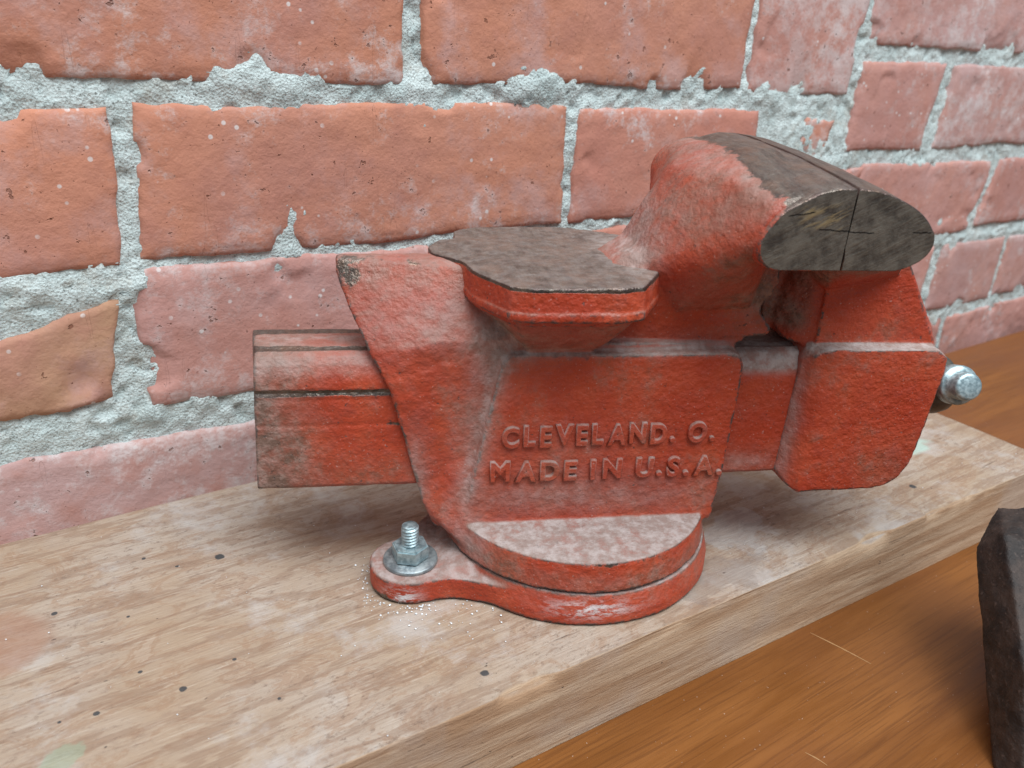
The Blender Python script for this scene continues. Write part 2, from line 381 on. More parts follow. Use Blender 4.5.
# ------------------------------------------------------------------ table
def table_material():
    t = NT('varnished_orange_wood'); v = t.map(scale=(.10, 1, 1), rot=(0, 0, math.radians(-14)))
    v2 = t.map(scale=(.022, 1, 1), rot=(0, 0, math.radians(-14)))
    g = t.noise(18, 9, .62, vec=v, dist=.5); f = t.noise(.8, 4, .65, vec=v2); b = t.noise(120, 3, .5)
    c = t.mix(t.ramp(g, .32, .68), (.165, .058, .013), (.255, .098, .024))
    c = t.mix(t.ramp(f, .48, .64, 0, .55), c, (.11, .038, .010))
    c = t.mix(t.ramp(b, .4, .65, 0, .45), c, (.20, .075, .03))
    scr = t.ramp(t.noise(26, 1, .4, vec=t.map(scale=(.02, 1.4, 1), rot=(0, 0, math.radians(70)))), .712, .722, 0, .3)
    c = t.mix(t.math('MULTIPLY', scr, .0), c, (.6, .45, .3))
    dust = t.ramp(t.noise(1.6, 2, .5), .73, .76, 0, .5); c = t.mix(dust, c, (.6, .5, .42))
    return t.fin(c, t.ramp(g, .3, .7, .30, .44), 0, t.bump(t.math('ADD', f, scr), .08, .6), .35)
M_TABLE = table_material()
bm = bmesh.new()
bmesh.ops.create_cube(bm, size=1, matrix=Matrix.Translation((.25, -.512, -.035-.0135))@Matrix.Diagonal((1.9, 1.0, .027, 1)))
bmesh.ops.bevel(bm, geom=bm.edges[:], offset=.003, segments=3, affect='EDGES')
me = bpy.data.meshes.new('table'); bm.to_mesh(me); bm.free()
tab = link('table', me, M_TABLE, smooth=False)
tag(tab, 'orange brown varnished wooden table top under the rough plank', 'table')
# long pale scratches scored in the varnish
def scratch_mat():
    t = NT('scratched_varnish'); return t.fin((.36, .19, .075), .6)
M_SCR = scratch_mat()
for (a, b, wd) in [((223, -187), (229, -213), .45), ((166, -228), (168, -236), .35)]:
    a = np.array(a, float); b = np.array(b, float); n = 14; pts = []
    d = (b-a)/np.hypot(*(b-a)); q = np.array([-d[1], d[0]])
    for i in range(n+1):
        s = i/n; c = a+(b-a)*s+q*.5*math.sin(s*3); ww = wd*math.sin(math.pi*(.04+.92*s))*random.uniform(.6, 1)
        pts += [(*(c+q*ww), -34.95), (*(c-q*ww), -34.95), (*(c), -34.75)]
    f = []
    for i in range(n):
        k = 3*i; f += [(k, k+3, k+5, k+2), (k+2, k+5, k+4, k+1)]
    link('scratch', scale_me(mesh_from(pts, f)), M_SCR, tab)

# ------------------------------------------------------------------ plank
def plank_material():
    t = NT('weathered_pale_plank')
    v = t.map(scale=(.30, 1, 1)); v2 = t.map(scale=(.05, 1, 1)); v3 = t.map(scale=(.60, 1, 1), rot=(0, 0, .12))
    geo = t.n('ShaderNodeNewGeometry'); nz = t.sep(geo.outputs['Normal'])[2]
    g = t.noise(9, 9, .74, vec=v, dist=.9); f = t.noise(.9, 4, .65, vec=v2); m = t.noise(17, 9, .70, vec=v3, dist=1.2); b = t.noise(80, 6, .6)
    ring = t.n('ShaderNodeTexWave', wave_type='BANDS', bands_direction='Y'); t.l(t.map(scale=(.22, 1, 1)), ring.inputs['Vector'])
    ring.inputs['Scale'].default_value = 26; ring.inputs['Distortion'].default_value = 14; ring.inputs['Detail'].default_value = 5; ring.inputs['Detail Scale'].default_value = 1.6; ring.inputs['Detail Roughness'].default_value = .68
    rg = ring.outputs['Fac']
    c = t.mix(t.ramp(b, .35, .65), (.37, .272, .19), (.41, .34, .28))
    c = t.mix(t.ramp(m, .50, .56, 0, .50), c, (.30, .18, .11))
    c = t.mix(t.ramp(m, .585, .61, 0, .6), c, (.42, .33, .25))
    c = t.mix(t.ramp(rg, .62, .92, 0, .46), c, (.235, .145, .095))
    c = t.mix(t.ramp(g, .56, .66, 0, .40), c, (.25, .165, .12))
    c = t.mix(t.ramp(f, .50, .68, 0, .35), c, (.24, .165, .12))
    c = t.mix(t.ramp(f, .46, .30, 0, .30), c, (.60, .53, .45))
    grime = t.math('MULTIPLY', t.ramp(t.noise(2.2, 8, .8, vec=t.map(scale=(.55, 1, 1))), .53, .62), t.ramp(b, .38, .6, .2, 1.))
    c = t.mix(t.math('MULTIPLY', grime, .6), c, (.14, .09, .065))
    c = t.mix(t.ramp(t.noise(50, 7, .7), .50, .66, 0, .55), c, (.49, .47, .45))
    sg = t.noise(5, 7, .7, vec=t.map(scale=(.05, 1, 1))); 
    side = t.mix(t.ramp(sg, .38, .62), (.40, .25, .15), (.54, .395, .27))
    side = t.mix(t.ramp(b, .50, .64, 0, .4), side, (.48, .42, .37))
    side = t.mix(t.ramp(t.noise(1.5, 5, .7, vec=t.map(scale=(.3, 1, 1))), .56, .68, 0, .35), side, (.24, .15, .095))
    c = t.mix(t.ramp(nz, .5, .85), side, c)
    dark = t.ramp(t.noise(3.2, 3, .6, vec=t.map(scale=(.5, 1, 1))), .72, .75, 0, .8)
    c = t.mix(dark, c, (.09, .07, .06))
    def spot(x, y, r, col, a, stretch=1., wob=.5):
        q = t.n('ShaderNodeVectorMath', operation='DISTANCE'); mv = t.map(scale=(1/stretch, 1, 0))
        t.l(mv, q.inputs[0]); q.inputs[1].default_value = (x*MM/stretch, y*MM, 0)
        d = t.math('ADD', q.outputs['Value'], t.math('MULTIPLY', t.math('SUBTRACT', t.noise(max(r*1.2, 3), 4, .6), .5), r*MM*wob*2))
        return t.math('MULTIPLY', t.ramp(d, r*MM, r*MM*.72), a)
    for (x, y, r) in [(8, -55, 2.2), (-8, -53, .9), (-22, -121, 1.3), (-32, -106, .8), (-47, -118, 1.1), (-57, -116, .6), (-4, -116, .8), (66, -165, 1.7), (-18, -41, .9), (3, -141, .7), (322, -166, 2.), (-52, -60, 1.2), (-30, -75, .7)]:
        c = t.mix(spot(x, y, r, 0, .92), c, (.045, .05, .055))
    c = t.mix(spot(-58, -131, 6, 0, .45, 1.1, 1.), c, (.25, .36, .26))
    c = t.mix(spot(358, -138, 10, 0, .55, 2.4), c, (.40, .62, .54))
    c = t.mix(spot(-80, -68, 24, 0, .6, 1.2, .25), c, (.33, .18, .12))
    c = t.mix(t.math('MULTIPLY', spot(212, -147, 15, 0, .28, 1.6, 1.2), t.ramp(nz, .5, .85)), c, (.55, .60, .62))
    c = t.mix(t.math('MULTIPLY', spot(174, -166, 15, 0, .5, 1.6, 1.3), t.ramp(nz, .5, .85)), c, (.22, .17, .14))
    crk = t.math('MULTIPLY', t.ramp(t.noise(3.0, 5, .7, vec=t.map(scale=(.045, 1, 1), loc=(.2, .4, 0))), .645, .675), t.ramp(b, .42, .55)); c = t.mix(t.math('MULTIPLY', crk, .75), c, (.085, .055, .04))
    h = t.math('ADD', g, t.math('MULTIPLY', f, .6)); h = t.math('SUBTRACT', h, dark)
    return t.fin(c, .78, 0, t.bump(h, .6, 1.), .3)
M_PLANK = plank_material()
def make_plank():
    # cross-section walks over back, top, rounded front arris, front face; swept along x with noise
    al = -.0342; x0, x1 = -420, 426
    xs = np.linspace(x0, x1, 520); prof = []
    for s in np.linspace(0, 1, 8): prof.append((0., -35+s*33, 0))              # back face
    top = np.linspace(0, 1, 110)
    sec = []
    for z in (-35, -20, -4, -1): sec.append(('b', z))
    V = []
    for x in xs:
        yf = -181.73-(x-200)*math.tan(-al)*1.0
        r = .8
        ys = [-1.5]*4; zs = [-35, -20, -4, -1]
        for s in top: ys.append(-3+(yf+r+3)*s); zs.append(0)
        for a in np.linspace(0, math.pi/2, 6)[1:]: ys.append(yf+r-r*math.sin(a)); zs.append(-r+r*math.cos(a))
        for z in np.linspace(-r-1, -34.9, 22): ys.append(yf); zs.append(z)
        V += [(x, y, z) for y, z in zip(ys, zs)]
    V = np.array(V); n = len(V)//len(xs)
    X, Y, Z = V.T
    yf = -181.73+(X-200)*math.tan(al)
    p = V.copy(); pg = p*np.array([.12, 1, 1])
    topm = sst(-1.2, -.2, Z)
    Z2 = Z + topm*(fbm(pg, 7, 4, 3)*.22 + fbm(p, 70, 2, 5)*.35)
    near = np.exp(-np.abs(Y-yf)/3.0)*np.exp(-np.abs(Z)/4.)
    bite = np.clip(fbm(np.stack([X, X*0, X*0], 1), 24, 4, 15)-.02, 0, 1)*6.5 + np.clip(fbm(np.stack([X, 0*X, 0*X], 1), 6, 3, 19), 0, 1)*1.0
    Z2 = Z2-near*bite*.8; Y2 = Y+near*bite*.8
    fr = (np.abs(Y-yf) < .01)
    Y2 = Y2 + np.where(fr, fbm(pg, 9, 4, 25)*.6, 0)
    # the far bottom corner is broken away a little
    V2 = np.stack([X, Y2, Z2], 1)
    endcut = (X > 425.9)
    V2[:, 0] += np.where(X > 300, (Y/180)*6*sst(300, 426, X), 0)
    f = grid_faces(len(xs), n)
    # end caps as fans
    me = fastmesh(V2*MM, f)
    b = bmesh.new(); b.from_mesh(me); b.verts.ensure_lookup_table()
    m = len(xs)-1
    b.faces.new([b.verts[i] for i in range(n)][::-1]); b.faces.new([b.verts[m*n+i] for i in range(n)])
    b.faces.new([b.verts[0], b.verts[m*n], b.verts[m*n+n-1], b.verts[n-1]])
    bmesh.ops.recalc_face_normals(b, faces=b.faces); b.to_mesh(me); b.free()
    return me
plank = link('plank', make_plank(), M_PLANK, smooth=True)
for pl in plank.data.polygons:
    if pl.loop_total > 4: pl.use_smooth = False
tag(plank, 'thick rough pale wooden plank, stained and chipped, under the red vise', 'plank')

# ------------------------------------------------------------------ vise (local mm: x along the slide, y to the wall, z up)
vise = bpy.data.objects.new('bench_vise', None); COL.objects.link(vise)
vise.location = (.140, -.115, 0.0002); vise.rotation_euler = (0, 0, math.radians(-25))
tag(vise, 'old red cast iron bench vise with raised lettering bolted to the plank', 'vise')

def wear(me, bare=None, dust=None, white=None, grime=None):  # grime also carries shade painted under the jaws and letters
    p = getco(me)/MM; z = np.zeros(len(p)); nr = normals(me)
    setcol(me, 'wear', np.stack([bare(p, nr) if bare else z, dust(p, nr) if dust else z, white(p, nr) if white else z, grime(p, nr) if grime else z], 1))
def rough_up(me, amp, mm, seed=0):
    p = getco(me); nr = normals(me); setco(me, p+nr*(fbm(p/MM, mm, 4, seed)*amp*MM)[:, None])
def blob(p, c, r): return np.exp(-(((p-np.array(c))/np.array(r))**2).sum(1))

# swivel base
s = Soup()
s.prism_z([(-71, -38.4), (-62, -37.4), (-54, -37.2), (-48, -38.6), (-42.5, -40.6), (-36, -43.8), (-27, -48.5), (0, 0), (-54, 20), (-70, -6)], .2, 9.8)
s.hull([(-62, -34, 9), (-60, -10, 9), (-50, -32, 12.4), (-46, -36, 10), (-52, 0, 12.4), (-30, -20, 12.4), (-60, -20, 9.9)])
s.cyl((.8, 0), 57.8, 0.2, 5, 96, 57.6); s.cyl((1.0, 0), 57.6, 5, 12.6, 96, 55.4); s.cyl((0, 0), 50, 0.2, 14.2, 96)
for a in (0,):
    s.hull([(-69+15.8*math.cos(q), -23+15.8*math.sin(q), z) for q in np.linspace(0, 2*math.pi, 40) for z in (.2, 9.6)] +
           [(-35+14*math.cos(q), -14+20*math.sin(q), z) for q in np.linspace(0, 2*math.pi, 40) for z in (.2, 9.6)])
    s.hull([(58+12*math.cos(q), 38+12*math.sin(q), z) for q in np.linspace(0, 2*math.pi, 40) for z in (.2, 9.6)] +
           [(35+14*math.cos(q), 14+20*math.sin(q), z) for q in np.linspace(0, 2*math.pi, 40) for z in (.2, 9.6)])
me = s.fuse(.7, 8); scale_me(me); rough_up(me, .35, 14, 3)
wear(me, lambda p, n: .5*blob(p, (-80, -34, 2), (8, 8, 5))+.35*sst(3, 0, p[:, 2]),
     lambda p, n: sst(.6, .95, n[:, 2])*.85,
     lambda p, n: sst(.6, .2, n[:, 2])*(1.0*blob(p, (-4, -58, 7), (15, 14, 3.2))+1.2*blob(p, (-73, -40, 3), (6, 9, 4))))
link('swivel_base', me, M_CAST, vise)

# body casting
s = Soup()
s.cyl((0, 0), 55.6, 13.6, 25.5, 96, 54)
s.sym([(-67, 18, 44), (-64.5, 20, 34), (-62, 20, 28), (-55, 8, 15), (-49, 23, 15), (-47, 27, 15), (-48, 24.5, 24), (-44, 22, 40), (-40, 19, 60), (-52, 21, 50)])
s.sym([(-55, 14, 18), (-64.5, 19, 34), (-67, 20, 44), (-74, 21.4, 76), (-77, 21.4, 84), (52, 19, 20), (54, 18, 97), (-30, 22, 99), (-60, 19, 22)])
s.sym([(-77, 21, 82), (-83, 18.5, 94), (-90, 11, 109), (-94.3, 5, 120), (-94.5, 3, 124.3), (-93, 1, 125.4), (-64, 4, 125.0), (-45, 10, 123.2), (0, 12, 123.2), (30, 13, 118), (26, 14, 84), (-20, 21.5, 101), (-60, 21.8, 99), (-72, 21, 96), (-40, 19, 82)])
# raised panels, front and back
def panel_pts(sg): return [(-52, sg*21.5, 18), (-49, sg*24.4, 27), (-36.5, sg*24.4, 92), (-33.5, sg*24.2, 95.3), (50.5, sg*24.4, 95.3), (54.2, sg*24.4, 93.6), (55.6, sg*24.4, 90), (55, sg*24.4, 55), (52.5, sg*24.4, 23), (-50, 0, 20), (-36, 0, 95.3), (55, 0, 95), (52, 0, 20)]
s.hull(panel_pts(-1)); s.hull(panel_pts(1))
# right foot of the body where the panel runs down over the disc
s.sym([(44, 24, 40), (53, 24, 30), (49, 20, 16), (40, 24, 20), (54, 10, 40), (50, 8, 16)])
# neck up to the fixed jaw
s.sym([(0, 16, 98), (0, 15, 124), (57, 17.5, 97), (57.5, 17, 128), (12, 17, 125.5), (19, 22, 121)])
s.sym([(2, 10, 124), (12, 19, 124.5), (21, 21, 124.5), (32, 12, 138), (30, 20, 140), (26, 22, 133), (40, 10, 130)])
fr_ = [(12, 15, 125.5), (20, 24.5, 122.5), (28, 20, 110), (57, 17.5, 110), (58, 22, 136), (42, 40, 137), (30, 33, 131), (37.4, 53.6, 142), (38.4, 53.8, 149), (41, 53.8, 153.2), (47, 53, 157), (30, 14, 157.5), (21, 14, 144), (60, 30, 150)]
bk_ = [(12, 15, 125.5), (18, 22, 123), (28, 21, 112), (57, 18, 112), (58, 22, 136), (36, 30, 146), (44, 34, 156), (30, 14, 157.5), (21, 14, 144), (60, 30, 150)]
s.hull([(x, -y, z) for x, y, z in fr_] + bk_)
s.sym([(33, 43, 141), (37.2, 54, 142), (38.3, 54.2, 148), (41, 54.2, 153), (45, 54.2, 156.5), (50, 54, 158.5), (62, 54, 158), (62, 52, 138), (46, 52, 136.2), (37, 30, 160), (44, 20, 165.0), (52, 10, 167.4), (62, 10, 167), (24, 12, 148), (30, 12, 158)])
s.hull([(62, 10, 166), (62, 52, 164), (50, 52.5, 164.8), (42, 53, 161.8), (37, 53, 157), (34.8, 52.5, 151), (36, 51, 146), (44, 50, 141), (62, 50, 140), (62, 10, 142), (37, 20, 160), (34, 36, 152), (44, 12, 166)])
# ragged guide lug to the right of the neck
s.prism_y([(48, 99.4), (64, 99.6), (66.6, 100.8), (66.8, 103.6), (64.6, 105), (64.2, 107), (62.2, 108.4), (61.6, 111.5), (62.6, 114), (65, 115.2), (65.6, 118), (67, 120.5), (66, 130), (48, 132)], -18.5, 18.5)
s.prism_y([(48, 99.4), (68, 99.6), (68, 130), (48, 132)], 2, 12)
# bracket below the anvil
s.hull([(-46, -21, 114.5), (-35.5, -41.5, 114.5), (5.5, -41.5, 114.5), (19, -21, 114.5), (18, 20, 118), (6, 45, 118), (-35, 45, 118), (-49, 24, 118), (-30, -28.5, 101), (0, -28.5, 101), (-27, -23, 96.5), (-3, -23, 96.5), (-4, 22, 97), (-25, 22, 97)])
me = s.fuse(.65, 7); relax(me, lambda p: sst(112, 122, p[:, 2])*sst(14, 24, p[:, 0])*sst(60, 54, p[:, 0]), 70); scale_me(me); rough_up(me, .35, 9, 7); rough_up(me, .20, 3, 8)
def jawbare(p):
    x, y, z = p.T
    return np.clip(.35*blob(p, (47, -30, 160), (5, 16, 10))+.5+((x-47.5)-.07*y+.25*(z-158))/14., 0, 1)*sst(143, 150, z)*sst(30, 38, x)
def b_body(p, n):
    x, y, z = p.T
    b = .62*blob(p, (-90, -6, 118), (7, 8, 7)) + .36*sst(120, 126, z)*sst(-40, -60, x)
    b += .35*blob(p, (-70, -14, 122), (18, 10, 6)) + .33*blob(p, (-42, -21, 102), (13, 8, 12))
    b += jawbare(p) + .65*blob(p, (12, 12, 124.5), (13, 26, 3))
    b += .0*blob(p, (48, -42, 150), (9, 14, 6)) + .30*blob(p, (48, -20, 20), (8, 8, 10))
    b += .55*blob(p, (0, -54, 25), (50, 4, 2))
    return np.clip(b, 0, 1)
def d_body(p, n):
    x, y, z = p.T
    up = n[:, 2]
    d = 1.05*sst(24.6, 25.4, z)*sst(31, 27, z)*sst(.5, .9, up)
    d += .80*sst(92, 95.5, z)*sst(106, 97, z)*sst(-40, -28, x)*sst(-15, -20, y)*sst(-26, -23.5, y)*(.4+.6*sst(.1, .6, up))
    dl = x-(-51+(z-25)*.205)
    d += .60*np.exp(-(dl/4.2)**2)*sst(30, 40, z)*sst(101, 94, z)*(y < -15) + .30*np.exp(-((dl+6)/6)**2)*sst(40, 70, z)*sst(110, 95, z)*(y < -12)
    d += .36*blob(p, (-64, -16, 107), (25, 9, 15)) + .5*blob(p, (-33, -20, 103), (16, 6, 9))
    d += .85*blob(p, (12, -6, 127), (7, 22, 7)) + .55*blob(p, (20, 5, 139), (8, 26, 12))*sst(-.3, .4, up)
    d += .35*blob(p, (-5, -24.5, 36), (60, 2, 7)) + .12*blob(p, (-10, -24.5, 52), (34, 2, 16))
    d += .7*blob(p, (-67, -18, 40), (5, 9, 22))+.6*blob(p, (-50, -30, 22), (12, 9, 9))
    return np.clip(d, 0, 1)
wear(me, b_body, d_body, None, lambda p, n: np.clip(.55*blob(p, (-38, -24, 104), (18, 10, 14))+.5*blob(p, (-88, -10, 120), (16, 12, 8))+.5*sst(-.2, -.8, n[:, 2])+.5*sst(24, 17, p[:, 2])+.5*blob(p, (62, 0, 118), (9, 60, 14))+.75*blob(p, (38, -36, 150), (10, 16, 12))+.5*sst(100, 112, p[:, 2])*sst(50, 60, p[:, 0])+.25*blob(p, (0, -24, 37), (60, 6, 8)), 0, 1))  # grime and stain; painted shade deepens the jaw gap and undersides
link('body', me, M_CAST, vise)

# anvil plate on top of the body
s = Soup()
oct_ = [(-60.5, 2), (-61, 12), (-56, 24), (-50, 26), (-49, 40), (-38, 48), (-2, 49), (12, 43), (21, 33), (22, -15), (18, -23), (6, -43.5), (-36, -43.5), (-47.5, -23), (-50, -9), (-55, -4)]
b = s.bm
def slab(poly, z0, z1, inset=0):
    c = np.mean(poly, axis=0); n = len(poly)
    lo = [b.verts.new((x+(c[0]-x)*inset, y+(c[1]-y)*inset, z0)) for x, y in poly]; hi = [b.verts.new((x, y, z1)) for x, y in poly]
    fs = [b.faces.new(lo[::-1]), b.faces.new(hi)]
    for i in range(n): fs.append(b.faces.new((lo[i], lo[(i+1) % n], hi[(i+1) % n], hi[i])))
    bmesh.ops.recalc_face_normals(b, faces=fs)
for _ in range(1):                                   # round the corners of the outline
    P_ = np.array(oct_, float); Q_ = np.roll(P_, -1, axis=0); oct_ = [tuple(v) for pr in zip(P_*.86+Q_*.14, P_*.14+Q_*.86) for v in pr]
slab(oct_, 114.0, 125.6, -.012)
slab([(-18+(x+18)*1.022, y*1.022) for x, y in oct_], 114.6, 117.0, .0)
slab([(-18+(x+18)*.97, y*.97) for x, y in oct_], 111.5, 116.0, .05)
me = s.fuse(.45, 6); scale_me(me); rough_up(me, .30, 7, 12); rough_up(me, .22, 2.5, 13); rough_up(me, .5, 45, 14)
wear(me, lambda p, n: np.clip(1.0*sst(123.8, 125.0, p[:, 2])+.25*sst(121.5, 124.5, p[:, 2])-.45*blob(p, (-46, 8, 126), (9, 30, 5)), 0, 1),
     lambda p, n: .38*sst(.7, .95, n[:, 2])+.55*blob(p, (15, 5, 126), (10, 30, 3)))
link('anvil', me, M_CAST, vise)

# jaws: D-shaped halves swept across the vise
def jaw(sign):
    ys = np.concatenate([[-55, -54.6], np.linspace(-53.6, 53.6, 70), [54.6, 55]])
    if sign < 0: prof = [(66.5, 0), (67.0, 1), (62, 1.), (55, .93), (48, .80), (43, .665), (39.6, .46), (38.2, .30), (39.2, .14), (42.4, .03), (46.5, 0), (57, 0)]
    else: prof = [(67.3, 0), (68.3, 1.), (74, .985), (82, .90), (89, .78), (94, .64), (97.6, .46), (98, .30), (96, .17), (92, .07), (86, .0), (76, 0)]
    # densify with Catmull-Rom between curved points
    P = np.array(prof); out = []
    n = len(P)
    for i in range(n):
        a, b2, c, d = P[i-1], P[i], P[(i+1) % n], P[(i+2) % n]
        if i in (n-1, 0): k = 7; lin = True
        else: k = 7; lin = i == 1 and False
        for t in np.arange(k)/k:
            if lin or i == 1 or i >= n-2: out.append(b2+(c-b2)*t)
            else: out.append(.5*((2*b2)+(-a+c)*t+(2*a-5*b2+4*c-d)*t*t+(-a+3*b2-3*c+d)*t**3))
    Q = np.array(out); V = []
    for y in ys:
        u = (y+55)/110
        top = 161.3+ 6.2*math.sin(min(1, u*1.15)*math.pi/2)**.9 - 1.2*sst(.85, 1, u)
        bot = 135.2
        sh = (-2.5*math.sin(u*math.pi)-4*u)*(1 if sign < 0 else 0) + (1.5*math.sin(u*math.pi))*(1 if sign > 0 else 0)
        end = 0.0
        ee = min(abs(y+55), abs(y-55)); end = .35*max(0, 1-ee/.5)
        cx, cz = 67.5, 148
        rr = 0 if u < .5 else 0
        k = 1.0
        if y > 40: k = math.sqrt(max(.0, 1-((y-40)/16.5)**2))*.30+.70
        for x, t in Q:
            xx = x + sh*abs(x-67.5)/30
            zz = bot+(top-bot)*t
            xx = 67.5+(xx-67.5)*k; zz = cz+(zz-cz)*(k*.5+.5)
            V.append((xx-np.sign(xx-cx)*end, y, zz-np.sign(zz-cz)*end))
    m = len(Q); V = np.array(V); f = grid_faces(len(ys), m)
    f = list(map(list, f)) + [[i*m+m-1, (i+1)*m+m-1, (i+1)*m, i*m] for i in range(len(ys)-1)]
    f += [list(range(m))[::-1], [(len(ys)-1)*m+i for i in range(m)]]
    me = mesh_from(V*MM, f)
    bb = bmesh.new(); bb.from_mesh(me); bmesh.ops.triangulate(bb, faces=[q for q in bb.faces if len(q.verts) > 4]); bmesh.ops.recalc_face_normals(bb, faces=bb.faces); bb.to_mesh(me); bb.free()
    p = getco(me); nr = normals(me); setco(me, p+nr*((fbm(p/MM, 14, 4, 40+sign)*.35)*MM*sst(-54.9, -53, p[:, 1]/MM))[:, None])
    return me
def finish_jaw(me, nm, bare, dust=None):
    me.materials.append(M_CAST); me.materials.append(M_JAWEND)
    wear(me, bare, dust)
    o = bpy.data.objects.new(nm, me); COL.objects.link(o); o.parent = vise
    for pl in me.polygons:
        pl.use_smooth = abs(pl.normal.y) < .8
        if pl.center.y < -.0545 and abs(pl.normal.y) > .8: pl.material_index = 1
    return o
finish_jaw(jaw(-1), 'fixed_jaw', lambda p, n: jawbare(p), lambda p, n: .25*sst(.6, 1, n[:, 2]))
finish_jaw(jaw(1), 'moving_jaw', lambda p, n: np.ones(len(p)), lambda p, n: .12*sst(.6, 1, n[:, 2]))

# slide bar
s = Soup()
def bar_sec(): return [(17.2, 92.), (18, 90), (18, 42.5), (17, 41.4)]
prof = [(11.5, 93.2), (14.6, 91.9), (16.6, 89.2), (17.7, 86), (18.3, 81.5), (18.4, 41.6), (17.4, 40.2)]
s.hull([(128, sg*y, z) for y, z in prof for sg in (1, -1)] + [((-125.1+(z-41)*.042) if sg < 0 else -127., sg*y, z) for y, z in prof for sg in (1, -1)])
me = s.fuse(.55, 2)
scale_me(me)
p = getco(me); x, y, z = (p/MM).T
gr = lambda c, wd, d, v: -d*np.exp(-((v-c)/wd)**2)
off = np.where((y < -12) & (x < 0), gr(79.3, .7, .7, z)+gr(66.5, .8, .25, z)+gr(76.5, 1., .25, z), 0)
zo = np.where(z > 88, gr(-9.5, 1.6, .7, y)+gr(9, 3.5, .6, y), 0)
p[:, 1] -= off*MM; p[:, 2] += zo*MM; setco(me, p); rough_up(me, .25, 8, 61)
def b_bar(p, n):
    x, y, z = p.T
    b = .14*sst(-100, -126, x)+.40*sst(-122, -126, x)
    front = y < -14
    st = (x < 0)*(np.exp(-((z-79.3)/1.3)**2)*1.0+.28*np.exp(-((z-76.2)/1.6)**2)+.55*np.exp(-((z-66.5)/1.4)**2)*sst(-105, -75, x))
    b += np.where(front & (z < 87), st, 0)
    b += np.where(z > 90.5, .95*np.exp(-((y+9.5)/2.2)**2)+1.0*np.exp(-((y-12)/4.5)**2)+.15, 0)
    b += .35*sst(43, 40, z)
    return np.clip(b, 0, 1)
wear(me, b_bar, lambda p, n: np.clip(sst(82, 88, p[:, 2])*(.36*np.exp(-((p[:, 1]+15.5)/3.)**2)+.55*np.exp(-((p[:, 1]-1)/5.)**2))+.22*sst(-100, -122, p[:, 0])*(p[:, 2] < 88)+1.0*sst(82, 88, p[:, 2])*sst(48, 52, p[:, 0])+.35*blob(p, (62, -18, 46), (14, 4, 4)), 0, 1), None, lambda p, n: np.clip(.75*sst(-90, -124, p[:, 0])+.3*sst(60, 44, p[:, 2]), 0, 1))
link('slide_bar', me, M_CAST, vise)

# front (moving) casting
s = Soup()
s.sym([(89.5, 24, 95.6), (92, 24.4, 96.3), (136, 24, 95.6), (141, 23.4, 92), (142, 23, 87), (138, 23.6, 52), (136.6, 23.6, 44.5), (133, 23.6, 38), (127.5, 23.6, 34.6), (121, 23.6, 33.4), (89, 24, 33.2), (87.2, 24.2, 36), (84, 22.5, 36), (79.2, 18.6, 42), (81.5, 18.8, 90), (85, 22.4, 93), (84, 16, 96)])
s.sym([(86, 18.5, 94), (139, 18, 93), (136, 15.5, 103), (118, 18, 127), (112, 20, 137), (86, 20, 137), (87, 18.5, 99)])
s.sym([(79, 12, 95), (87, 18, 95), (87, 18, 137), (78, 4, 137), (73, 4, 103), (76, 8, 97)])
s.sym([(66.8, 3, 136), (68.6, 3.5, 112), (70.5, 4, 98), (80, 5, 98), (80, 5, 136)])  # web added to stop light leaking through the jaw gap
s.sym([(80, 8, 124), (86, 19, 118), (114, 19, 124), (96, 48, 138), (94, 50, 146), (69, 50, 146), (69, 44, 139), (69, 20, 134)])
me = s.fuse(.65, 5); scale_me(me); rough_up(me, .30, 9, 71); rough_up(me, .12, 3, 72)
def b_fj(p, n):
    x, y, z = p.T
    return np.clip(.45*blob(p, (141, -23, 92), (6, 4, 5))+.4*blob(p, (115, -24, 34), (22, 3, 2.5))+.4*blob(p, (88, -20, 96), (8, 5, 2)) + .55*blob(p, (72, -14, 118), (6, 8, 14)), 0, 1)
wear(me, b_fj, lambda p, n: np.clip(1.0*sst(.25, .6, n[:, 2])*sst(90, 95, p[:, 2])*sst(106, 99, p[:, 2])+.6*blob(p, (81, -20, 62), (3.2, 5, 40)), 0, 1), None, lambda p, n: np.clip(1.1*sst(86, 80, p[:, 0])*sst(97, 104, p[:, 2])+.8*sst(122, 134, p[:, 2])+.4*blob(p, (128, -24, 42), (16, 5, 10)), 0, 1))  # grime together with painted shade on the inner face and below the jaw
link('front_casting', me, M_CAST, vise)

